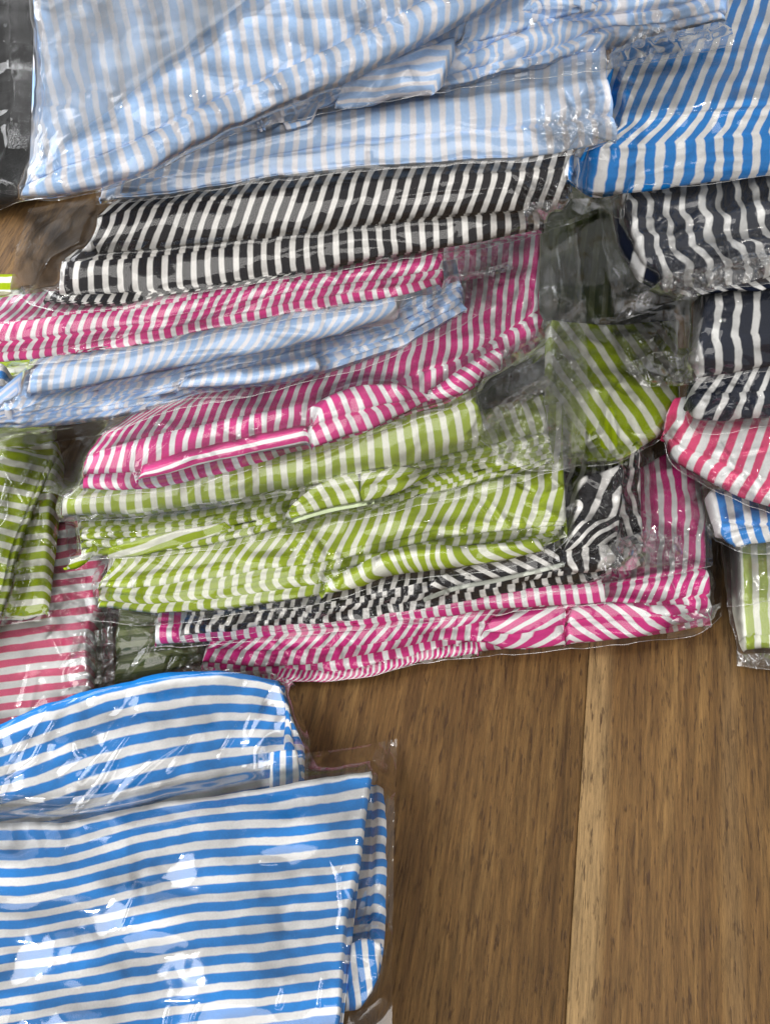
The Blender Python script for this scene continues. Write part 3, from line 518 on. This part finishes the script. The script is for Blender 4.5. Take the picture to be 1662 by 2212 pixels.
BG([[(-40, 985), (60, 965), (160, 950)], [(-40, 950), (60, 935), (160, 925)]], T, 'folded', name='bag_fold', ncr=6, amp=.0012, seam=False, soft=2, sm=6, regions=[((-20, 150, 930, 975), 8, .0024)])
T = thing('packed_garment', 'thin magenta striped garment directly below the black rolls, running off the left edge', 'packed garment', 0, 0, 0, GRP_C)
C('folded_cloth', M['pink'], 26, [([(-120, 785), (0, 780), (133, 766), (330, 737), (480, 704), (640, 673), (740, 658), (832, 643), (952, 614)], .148), ([(-120, 770), (0, 762), (133, 748), (330, 716), (480, 684), (640, 652), (740, 636), (832, 620), (954, 600)], .153, .3), ([(-120, 750), (0, 742), (133, 728), (320, 698), (480, 662), (693, 622), (850, 600), (956, 580)], .157, -.1),
    ([(-120, 720), (60, 690), (320, 660), (600, 610), (800, 580), (958, 552)], .16, -.7), ([(-60, 650), (400, 590), (960, 500)], .16, -1)], T, bands='prrf', warp=.2, end=6)
BG([[(-120, 798), (0, 793), (133, 780), (330, 750), (480, 718), (640, 686), (832, 654), (955, 622), (990, 600), (1108, 580)], [(-120, 750), (320, 700), (693, 630), (950, 585), (1108, 562)], [(-120, 690), (300, 640), (700, 585), (950, 545), (1105, 525)], [(-60, 640), (700, 540), (1100, 480)]], T, 'hazy', ncr=36, amp=.0013, ang=(-.35, -.02), ln=(120, 420),
   regions=[((955, 1108, 555, 600), 16, .002), ((600, 950, 560, 640), 14, .0014)], streaks=[([(635, 645), (700, 622), (800, 605), (886, 597), (950, 588)], 4, .0014), ([(960, 600), (1030, 590), (1105, 576)], 4.5, .0018), ([(142, 735), (146, 715), (138, 705)],), ([(680, 620), (700, 640), (720, 635)],), ([(300, 715), (420, 690), (520, 660)], 3, .0009), ([(1020, 555), (1100, 550)],)])

BG([[(956, 614), (1030, 602), (1108, 584)], [(958, 598), (1030, 585), (1106, 560)]], T, 'folded', name='bag_fold', ncr=6, amp=.0012, seam=False, soft=2, sm=6, regions=[((960, 1105, 570, 605), 7, .0024)])
T = thing('packed_garment', 'black and white striped garment folded in two parallel rolls under the pale blue ones', 'packed garment', 0, 0, 0, GRP_C)
C('folded_cloth', M['black'], 27.5, [([(92, 650), (250, 655), (400, 628), (580, 600), (620, 590)], .158), ([(96, 634), (250, 632), (400, 612), (580, 590), (640, 580)], .162)], T, bands='r', end=6)
C('lower_roll', M['black'], 31, [([(128, 640), (300, 632), (500, 606), (600, 592), (800, 560), (960, 532), (1090, 512), (1168, 492)], .162), ([(132, 562), (300, 552), (500, 528), (700, 505), (850, 482), (1000, 466), (1172, 446)], .173, .15), ([(160, 540), (700, 470), (1180, 420)], .174, .3)], T, bands='rf', end=6, warp=.06, bulge=.0045)
C('upper_roll', M['black'], 31, [([(162, 552), (300, 540), (500, 520), (690, 498), (850, 478), (1000, 462), (1146, 452), (1205, 452)], .173), ([(205, 470), (350, 442), (500, 424), (700, 396), (850, 382), (1000, 374), (1180, 362), (1235, 360)], .187, .12), ([(245, 432), (500, 385), (800, 345), (1000, 335), (1190, 325), (1240, 325)], .189, .0), ([(260, 400), (700, 310), (1240, 280)], .189, 0)], T, bands='rff', end=6, warp=.06, bulge=.005)
BG([[(40, 640), (80, 662), (250, 666), (400, 640), (600, 604), (800, 572), (960, 546), (1100, 524), (1210, 490), (1280, 466)], [(60, 600), (300, 560), (600, 520), (1000, 475), (1200, 462), (1318, 438)], [(80, 520), (300, 470), (700, 400), (1000, 378), (1200, 380), (1320, 425)], [(140, 440), (700, 350), (1240, 340)]], T, 'clear', ncr=18, amp=.0008, ang=(-.3, .05), ln=(150, 500), sm=14, soft=3, rough=.00015,
   regions=[((1130, 1310, 390, 490), 26, .0028), ((50, 140, 560, 650), 14, .0016)], streaks=[([(1144, 403), (1170, 416), (1229, 432), (1309, 437)],), ([(1200, 390), (1208, 420)],), ([(1150, 470), (1220, 452), (1250, 462)],), ([(850, 425), (960, 412), (1100, 405)], 2.8, .0007)])
BG([[(20, 655), (50, 640), (110, 560), (170, 520)], [(30, 560), (60, 520), (110, 480), (190, 470)], [(60, 450), (120, 440), (230, 425)]], T, 'hazy', name='bag_end', ncr=8, amp=.001)

BG([[(1130, 486), (1220, 474), (1316, 442)], [(1130, 440), (1210, 430), (1305, 424)]], T, 'folded', name='bag_fold', ncr=6, amp=.0012, seam=False, soft=2, sm=6, regions=[((1140, 1300, 425, 480), 9, .0024)])
# ================================================================= right-hand pile
T = thing('packed_garment', 'lime and white striped garment at the foot of the right-hand pile, on the wood', 'packed garment', 0, 0, 0, GRP_R)
C('folded_cloth', M['green'], 35, [([(1606, 1402), (1662, 1400), (1820, 1392)], .0015), ([(1604, 1378), (1662, 1374), (1820, 1366)], .015), ([(1600, 1290), (1820, 1280)], .02), ([(1590, 1120), (1820, 1100)], .02)], T, bands='rff', end=8, off=.5)
BG([[(1588, 1440), (1650, 1446), (1820, 1436)], [(1590, 1400), (1820, 1396)], [(1572, 1312), (1820, 1290)], [(1556, 1180), (1820, 1170)], [(1550, 1090), (1820, 1060)]], T, 'hazy', ncr=10, amp=.0012, ang=(1.2, 1.9), regions=[((1590, 1700, 1400, 1445), 10, .0015)], streaks=[([(1562, 1296), (1600, 1290), (1664, 1280)],)])
BG([[(1570, 1310), (1640, 1302), (1820, 1285)], [(1562, 1230), (1820, 1210)], [(1552, 1150), (1820, 1130)]], T, 'hazy', name='bag_flap', ncr=6, amp=.0012, ang=(1.2, 1.9))
BG([[(1590, 1440), (1650, 1446), (1760, 1440)], [(1592, 1412), (1650, 1410), (1760, 1408)]], T, 'folded', name='bag_fold', ncr=6, amp=.0012, seam=False, soft=2, sm=6, regions=[((1590, 1700, 1405, 1445), 7, .0024)])
T = thing('packed_garment', 'bright blue striped end in film at the right edge, below the coral garment', 'packed garment', 0, 0, 0, GRP_R)
C('folded_cloth', M['blue'], 34, [([(1566, 1160), (1582, 1178), (1620, 1174), (1820, 1150)], .026), ([(1545, 1120), (1600, 1130), (1820, 1110)], .034), ([(1530, 1060), (1820, 1040)], .036)], T, bands='rf', end=10, off=.3)
BG([[(1545, 1168), (1590, 1190), (1820, 1170)], [(1462, 1088), (1510, 1112), (1560, 1130), (1820, 1110)], [(1472, 1070), (1530, 1050), (1600, 1060), (1820, 1060)], [(1490, 1035), (1820, 1010)]], T, 'hazy', ncr=20, amp=.002)
T = thing('packed_garment', 'coral and white striped garment narrowing to a point at the right edge under navy ones', 'packed garment', 0, 0, 0, GRP_R)
C('folded_cloth', M['coral'], 38, [([(1440, 950), (1456, 992), (1500, 1020), (1541, 1046), (1600, 1074), (1646, 1090), (1740, 1120)], .042), ([(1434, 930), (1470, 962), (1520, 985), (1600, 1020), (1662, 1040), (1780, 1060)], .055, .1), ([(1440, 915), (1500, 905), (1662, 895), (1820, 890)], .06, -.2), ([(1450, 860), (1820, 820)], .06, -.3)], T, bands='rff', end=8)
BG([[(1432, 955), (1450, 1004), (1500, 1036), (1560, 1066), (1646, 1104), (1760, 1140)], [(1428, 925), (1500, 960), (1600, 985), (1800, 1000)], [(1440, 895), (1820, 880)]], T, 'clear', ncr=12, amp=.0014, regions=[((1540, 1662, 1010, 1080), 14, .0012), ((1540, 1662, 960, 985), 3, .003)], streaks=[([(1540, 988), (1600, 978), (1664, 966)],), ([(1600, 1050), (1640, 1075)],)])
T = thing('packed_garment', 'navy and white striped garment with bent stripes, lowest of the three at the right edge', 'packed garment', 0, 0, 0, GRP_R)
C('folded_cloth', M['navy'], 40, [([(1484, 884), (1500, 900), (1545, 908), (1600, 904), (1820, 890)], .063), ([(1486, 850), (1560, 852), (1662, 846), (1820, 835)], .08, -.4), ([(1500, 800), (1600, 792), (1820, 780)], .084, -1.0), ([(1520, 740), (1820, 720)], .084, -1.2)], T, bands='rff', end=14, warp=.35)
BG([[(1478, 890), (1500, 930), (1545, 940), (1620, 925), (1820, 910)], [(1476, 860), (1600, 870), (1820, 850)], [(1478, 815), (1600, 800), (1820, 780)]], T, 'clear', ncr=12, amp=.0016, regions=[((1530, 1662, 820, 900), 12, .0018)], streaks=[([(1535, 860), (1560, 850), (1590, 868), (1600, 840)],)])
T = thing('packed_garment', 'smooth navy and white striped roll, middle of the three at the right edge', 'packed garment', 0, 0, 0, GRP_R)
C('folded_cloth', M['navy'], 42, [([(1506, 812), (1560, 804), (1662, 786), (1820, 765)], .086), ([(1504, 740), (1560, 730), (1662, 715), (1820, 700)], .104, .1), ([(1516, 668), (1600, 655), (1662, 648), (1820, 636)], .109, .2), ([(1516, 600), (1820, 580)], .109, .2)], T, bands='sff', end=10, bulge=.004, off=.35, warp=.1)
BG([[(1395, 838), (1440, 835), (1506, 828), (1662, 798), (1820, 780)], [(1340, 780), (1440, 770), (1510, 740), (1820, 710)], [(1320, 700), (1500, 665), (1820, 630)], [(1330, 640), (1820, 600)]], T, 'clear', ncr=16, amp=.0016, regions=[((1300, 1510, 700, 840), 30, .0024)], streaks=[([(1476, 735), (1482, 745)], 4), ([(1380, 800), (1385, 770), (1400, 790), (1412, 806)],), ([(1340, 760), (1365, 740)],)])
BG([[(1395, 838), (1440, 835), (1506, 826)], [(1340, 790), (1420, 760), (1506, 750)]], T, 'folded', name='bag_fold', ncr=6, amp=.0012, seam=False, soft=2, sm=6, regions=[((1350, 1505, 750, 835), 14, .0024)])
T = thing('packed_garment', 'navy striped garment in a wide loose bag, just under the large bright blue one', 'packed garment', 0, 0, 0, GRP_R)
C('folded_cloth', M['navy'], 38, [([(1470, 640), (1534, 637), (1662, 624), (1820, 608)], .112), ([(1462, 622), (1534, 618), (1662, 604), (1820, 588)], .118, .5), ([(1440, 600), (1540, 586), (1662, 566), (1820, 545)], .124, .2), ([(1390, 555), (1500, 528), (1662, 500), (1820, 480)], .13, .2), ([(1350, 470), (1500, 440), (1820, 400)], .136, 0), ([(1330, 340), (1820, 280)], .138, -.6)], T, 'dir', -.36, bands='prsff', warp=.5, wr=.0026)
BG([[(1330, 695), (1400, 672), (1480, 640), (1600, 620), (1820, 590)], [(1322, 640), (1420, 610), (1480, 585), (1662, 555), (1820, 530)], [(1300, 520), (1500, 500), (1820, 460)], [(1290, 410), (1500, 400), (1820, 330)]], T, 'hazy', ncr=26, amp=.0018, sm=20,
   regions=[((1330, 1560, 560, 690), 26, .0034), ((1470, 1700, 540, 610), 20, .003)], streaks=[([(1328, 681), (1370, 655), (1419, 610), (1434, 585)], 3.6, .0016), ([(1419, 610), (1440, 647)],), ([(1419, 610), (1403, 653), (1388, 672)],), ([(1431, 656), (1397, 681)],), ([(1528, 607), (1580, 588), (1630, 560), (1680, 530)], 3.6, .0016), ([(1534, 609), (1612, 585), (1680, 555)], 3.6, .0015), ([(1498, 615), (1520, 600)],), ([(1380, 512), (1420, 490), (1460, 455)], 4, .0009)])
BG([[(1328, 690), (1400, 668), (1520, 634), (1720, 582)], [(1345, 660), (1430, 618), (1540, 592), (1720, 545)], [(1380, 640), (1440, 596), (1540, 570), (1720, 515)]], T, 'folded', name='bag_fold', ncr=6, amp=.0012, seam=False, soft=2, sm=6, regions=[((1330, 1700, 540, 680), 57, .0024)])
T = thing('packed_garment', 'large bright blue and white striped garment on top of the right-hand pile', 'packed garment', 0, 0, 0, GRP_R)
C('folded_cloth', M['blue'], 42, [([(1219, 368), (1240, 395), (1272, 416), (1347, 410), (1500, 392), (1662, 372), (1840, 350)], [.152, .150, .148]), ([(1228, 336), (1290, 320), (1400, 312), (1520, 300), (1662, 284), (1840, 262)], .172, .1), ([(1300, 300), (1360, 262), (1460, 245), (1662, 225), (1840, 205)], .177, -.35), ([(1312, 150), (1420, 130), (1540, 110), (1662, 95), (1840, 70)], .18, -1.3), ([(1350, 20), (1540, -20), (1840, -60)], .182, -2.1), ([(1400, -120), (1840, -200)], .182, -2.8)], T, bands='sffff', end=10, warp=.12, bulge=.004, wr=.0008, off=.35)
BG([[(1225, 385), (1275, 432), (1345, 470), (1350, 420), (1500, 400), (1662, 380), (1840, 358)], [(1222, 340), (1400, 300), (1840, 250)], [(1290, 280), (1400, 230), (1840, 180)], [(1300, 140), (1840, 50)], [(1340, -20), (1840, -90)]], T, 'clear', ncr=18, amp=.0011, ang=(-.6, .2), soft=4, rough=.0002, regions=[((1300, 1380, 130, 330), 10, .0015)], streaks=[([(1240, 395), (1265, 410), (1330, 440)],), ([(1228, 350), (1250, 385)],), ([(1400, 260), (1500, 245), (1640, 235)], 3, .0007)])

# ================================================================= top of the central pile
T = thing('packed_garment', 'pale blue striped garment in a straight roll directly on the black one', 'packed garment', 0, 0, 0, GRP_C)
C('folded_cloth', M['sky'], 32, [([(214, 432), (300, 424), (450, 402), (700, 368), (850, 355), (1000, 345), (1180, 332), (1325, 300)], .188), ([(216, 410), (330, 385), (500, 352), (700, 318), (850, 300), (1000, 285), (1180, 268), (1326, 245)], .199, .05), ([(222, 390), (400, 338), (560, 300), (760, 245), (1000, 215), (1180, 190), (1318, 165)], .205, -.1), ([(228, 365), (420, 290), (560, 250), (760, 205), (1000, 165), (1316, 110)], .206, -.2), ([(240, 330), (700, 160), (1312, 60)], .206, -.3)], T, bands='rsff', end=10, warp=.1)
BG([[(205, 440), (300, 433), (450, 411), (700, 378), (1000, 354), (1180, 342), (1290, 318), (1335, 300)], [(205, 410), (400, 360), (700, 310), (1000, 276), (1320, 235)], [(230, 385), (560, 285), (760, 235), (1000, 205), (1300, 165)], [(330, 350), (760, 200), (1308, 110)]], T, 'milky', ncr=16, amp=.0009, ang=(-.3, .1), ln=(120, 400), soft=4, rough=.0002,
   regions=[((1240, 1340, 200, 310), 16, .003)], streaks=[([(1170, 219), (1180, 250), (1205, 277)],), ([(1287, 256), (1290, 285), (1300, 300)],), ([(1320, 267), (1332, 304)],), ([(1130, 272), (1160, 290), (1200, 282)],), ([(492, 310), (500, 318)], 4), ([(430, 336), (640, 282), (800, 248)], 2.8, .0007), ([(795, 328), (800, 345)],), ([(315, 345), (460, 300)], 2.6, .0006)])
BG([[(1180, 318), (1250, 318), (1334, 302)], [(1160, 260), (1250, 230), (1330, 270)]], T, 'folded', name='bag_fold', ncr=6, amp=.0012, seam=False, soft=2, sm=6, regions=[((1190, 1330, 235, 310), 11, .0024)])
T = thing('packed_garment', 'large pale blue striped garment topmost on the central pile, slanting up to the right', 'packed garment', 0, 0, 0, GRP_C)
rows = pleats(([(560, 276), (640, 252), (720, 226), (850, 208), (1000, 176), (1150, 140), (1300, 100), (1500, 55), (1560, 40)], .207), ([(566, 250), (650, 208), (760, 165), (900, 100), (1040, 22), (1300, -20), (1570, -50)], [.216, .222, .226]), 4, 16, 33)
C('inner_folds', M['sky'], 27, rows+[([(600, 200), (1000, 0), (1580, -120)], .226)], T, bands='ppppf', warp=1.0, wr=.0022)
C('collar_flap', M['sky'], 25, [([(722, 226), (760, 228), (850, 205), (930, 198)], .214), ([(735, 180), (840, 165), (960, 140)], .222), ([(745, 165), (850, 128), (985, 78)], .224)], T, 'dir', 1.45, bands='sf', end=5, warp=.5)
C('cuff_flap', M['sky'], 26, [([(985, 96), (1100, 62), (1210, 30), (1290, 14)], .218), ([(1000, 60), (1100, 30), (1250, -10)], .226), ([(1010, 20), (1260, -60)], .228)], T, 'dir', .1, bands='sf', end=5, warp=.4)
C('folded_cloth', M['sky'], 30.5, [([(56, 418), (100, 420), (250, 388), (480, 282), (620, 222), (750, 166), (900, 92), (1045, 15), (1220, -80)], [.215, .222, .228, .232]), ([(54, 400), (110, 372), (240, 325), (440, 225), (700, 108), (860, 28), (1000, -50), (1200, -150)], [.226, .234, .242]), ([(62, 385), (130, 335), (220, 272), (340, 175), (520, 50), (640, -30), (820, -130), (1000, -240)], [.229, .238, .246]),
    ([(76, 345), (140, 260), (240, 160), (400, 30), (520, -60), (720, -190), (900, -300)], [.230, .238, .244]), ([(96, 230), (200, 90), (320, -20), (460, -120), (700, -260)], [.228, .236, .24]), ([(66, -10), (160, -80), (320, -200), (500, -320)], .23)], T, 'dir', -.17, bands='rsfff', warp=.12, wr=.0012, end=12, bulge=.004)
BG([[(40, 425), (110, 432), (260, 400), (490, 296), (640, 258), (722, 240), (1000, 190), (1300, 150), (1480, 118), (1584, 96)], [(40, 400), (250, 340), (480, 240), (750, 120), (1000, 60), (1300, 20), (1560, 20)], [(30, 330), (220, 250), (440, 120), (700, 0), (1000, -60), (1540, -70)], [(20, 200), (300, 20), (700, -150), (1500, -180)], [(0, -20), (300, -180), (700, -300)]], T, 'clear', ncr=24, amp=.0012, ang=(-.7, -.2), ln=(120, 420), wid=(14, 50), sm=20, soft=5, rough=.0002,
   regions=[((1300, 1560, 40, 120), 26, .0036), ((760, 1300, 130, 240), 22, .002), ((740, 860, 20, 110), 10, .0028), ((560, 780, 110, 220), 4, .0025)], streaks=[([(757, 96), (775, 76), (820, 66), (848, 72), (840, 88)],), ([(821, 12), (850, 40), (880, 53)],), ([(862, 0), (872, 36)],), ([(633, 70), (630, 102)],), ([(1106, 160), (1200, 142), (1309, 122), (1450, 102), (1581, 86)], 3.2, .0013), ([(1229, 99), (1270, 86), (1309, 75)],), ([(1341, 133), (1360, 100), (1373, 75)],), ([(1389, 82), (1430, 92), (1470, 84)],), ([(1400, 70), (1440, 110)],), ([(940, 190), (980, 205), (1060, 170)],), ([(477, 230), (480, 245)],), ([(100, 372), (112, 350), (122, 372)],)])
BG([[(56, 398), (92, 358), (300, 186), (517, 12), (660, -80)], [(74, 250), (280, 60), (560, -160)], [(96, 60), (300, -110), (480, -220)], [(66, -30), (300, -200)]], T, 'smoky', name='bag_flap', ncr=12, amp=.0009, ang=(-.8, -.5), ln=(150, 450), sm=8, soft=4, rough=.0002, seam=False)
BG([[(-160, 500), (-20, 460), (60, 430), (100, 428)], [(-160, 300), (40, 320), (90, 320)], [(-160, 100), (60, 120), (90, 150)], [(-160, -60), (90, -20)]], T, 'clear', name='bag_end', ncr=30, amp=.0022, ang=(2.3, 2.9), sm=18)

BG([[(1290, 152), (1450, 120), (1584, 94)], [(1300, 130), (1400, 90), (1500, 80), (1578, 62)], [(1340, 100), (1400, 62), (1480, 66), (1560, 52)]], T, 'folded', name='bag_fold', ncr=6, amp=.0012, seam=False, soft=2, sm=6, regions=[((1300, 1560, 50, 140), 26, .0024)])
# ================================================================= bright blue garments in front, lower left
T = thing('packed_garment', 'bright blue garment with curved slanting stripes, partly under the nearest bag', 'packed garment', 0, 0, 0, GRP_L)
rows = [([(-120, 1900), (200, 1880), (450, 1810), (660, 1740)], .022), ([(-120, 1760), (60, 1720), (240, 1660), (430, 1620), (560, 1606), (655, 1606)], .03), ([(-120, 1610), (0, 1572), (93, 1532), (218, 1496), (311, 1474), (404, 1460), (498, 1460), (606, 1478)], .032), ([(-120, 1600), (0, 1562), (93, 1522), (218, 1487), (311, 1465), (404, 1451), (498, 1451), (604, 1470)], .026)]
C('folded_cloth', M['blue'], 39.5, rows, T, 'v', bands='ffs', warp=.10, wr=.0005, end=6, off=.25)
C('folded_side', M['blue'], 36, [([(612, 1480), (622, 1530), (628, 1580), (642, 1640), (652, 1700)], .022), ([(604, 1482), (614, 1530), (612, 1590), (616, 1650), (622, 1700)], .03)], T, bands='r', end=4)
C('cuff_corner', M['blue'], 26, [([(582, 1702), (600, 1706), (652, 1692)], .033), ([(584, 1625), (600, 1622), (640, 1622)], .036)], T, 'dir', 0.0, bands='s', end=4)
BG([[(-120, 1900), (300, 1860), (665, 1740)], [(-120, 1740), (300, 1660), (560, 1600), (668, 1600)], [(-120, 1612), (0, 1570), (93, 1528), (218, 1492), (311, 1470), (404, 1456), (498, 1450), (610, 1462), (635, 1480)]], T, 'bright', ncr=14, amp=.0015, ang=(2.0, 2.5), ln=(120, 380), wid=(14, 50), soft=6, sm=20, rough=.00015, swell=.0018, streaks=[([(175, 1500), (150, 1530), (120, 1562), (95, 1602), (72, 1642), (45, 1662), (0, 1690)],), ([(265, 1540), (235, 1580), (222, 1612)],), ([(300, 1545), (270, 1582), (215, 1640), (170, 1692)],), ([(312, 1548), (262, 1620), (215, 1700), (160, 1762)], 4.5, .0015), ([(165, 1600), (168, 1622), (190, 1630)],), ([(100, 1748), (69, 1785)],), ([(430, 1580), (400, 1620), (360, 1670)], 3), ([(520, 1560), (470, 1640)], 3), ([(60, 1590), (20, 1650)], 3)])

T = thing('packed_garment', 'bright blue striped garment nearest the viewer, lying flat in the lower left corner', 'packed garment', 0, 0, 0, GRP_L)
C('folded_side', M['blue'], 38, [([(826, 1706), (832, 1800), (834, 1920), (828, 2060), (816, 2110)], .030), ([(806, 1690), (806, 1800), (800, 1920), (790, 2060), (780, 2110)], .046), ([(790, 1690), (780, 1800), (770, 1920), (755, 2060), (745, 2120)], .05)], T, bands='rf', end=6, warp=.25)
C('cuff', M['blue'], 27, [([(744, 2185), (775, 2180), (800, 2150)], .036), ([(748, 2130), (780, 2110), (816, 2100)], .040), ([(756, 2040), (780, 2028), (824, 2036)], .042)], T, 'dir', -.1, bands='ss', end=6, warp=.15, wr=.0006)
C('folded_cloth', M['blue'], 38.3, [([(-120, 2480), (150, 2460), (400, 2430), (718, 2400)], .045), ([(-120, 2110), (0, 2085), (150, 2060), (300, 2032), (500, 2004), (640, 1990), (750, 1978)], .047), ([(-120, 1962), (60, 1968), (160, 1950), (300, 1915), (430, 1893), (600, 1880), (778, 1862)], .047), ([(-120, 1858), (80, 1862), (180, 1845), (300, 1810), (450, 1782), (640, 1770), (790, 1750)], .046), ([(-120, 1788), (60, 1786), (150, 1784), (224, 1768), (330, 1745), (453, 1727), (640, 1698), (803, 1672)], .043), ([(-120, 1778), (60, 1776), (149, 1775), (224, 1759), (330, 1738), (453, 1721), (640, 1692), (800, 1665)], .038)], T, 'v', bands='ffffs', warp=.06, wr=.00035, end=10, off=.1)
BG([[(-120, 2500), (300, 2500), (700, 2500), (846, 2500)], [(-120, 2100), (500, 2010), (846, 2080)], [(-120, 1900), (500, 1850), (850, 1850)], [(-120, 1790), (453, 1730), (853, 1700)], [(-120, 1700), (0, 1716), (200, 1716), (420, 1676), (640, 1630), (740, 1618), (858, 1597)]], T, 'bright', ncr=7, amp=.0010, ang=(1.1, 2.2), ln=(150, 500), wid=(40, 90), sm=30, soft=8, rough=.0001, fine=.00004, edge=1.5, swell=.0022,
   regions=[((740, 830, 1680, 2200), 16, .0010), ((780, 858, 1600, 1690), 10, .0012)], streaks=[([(437, 2169), (424, 2190), (411, 2230)],), ([(368, 2175), (356, 2230)],), ([(747, 1865), (736, 1900), (739, 1961), (730, 2010)],), ([(806, 1720), (800, 1760)],), ([(700, 2110), (690, 2180)],), ([(815, 1870), (822, 1920)],), ([(620, 2120), (600, 2180)],), ([(560, 1862), (600, 1862)], 3), ([(300, 1910), (262, 2010)], 3, .0006)])

# ================================================================= put every empty at its thing's base
for o in list(scn.objects):
    if o.type == 'EMPTY' and o.children:
        lo = np.full(3, 1e9); hi = np.full(3, -1e9)
        for c in o.children:
            co = np.empty(len(c.data.vertices)*3, np.float32); c.data.vertices.foreach_get('co', co); co = co.reshape(-1, 3)
            lo = np.minimum(lo, co.min(0)); hi = np.maximum(hi, co.max(0))
        b = ((lo[0]+hi[0])/2, (lo[1]+hi[1])/2, lo[2])
        o.location = b
        for c in o.children: c.location = (-b[0], -b[1], -b[2])
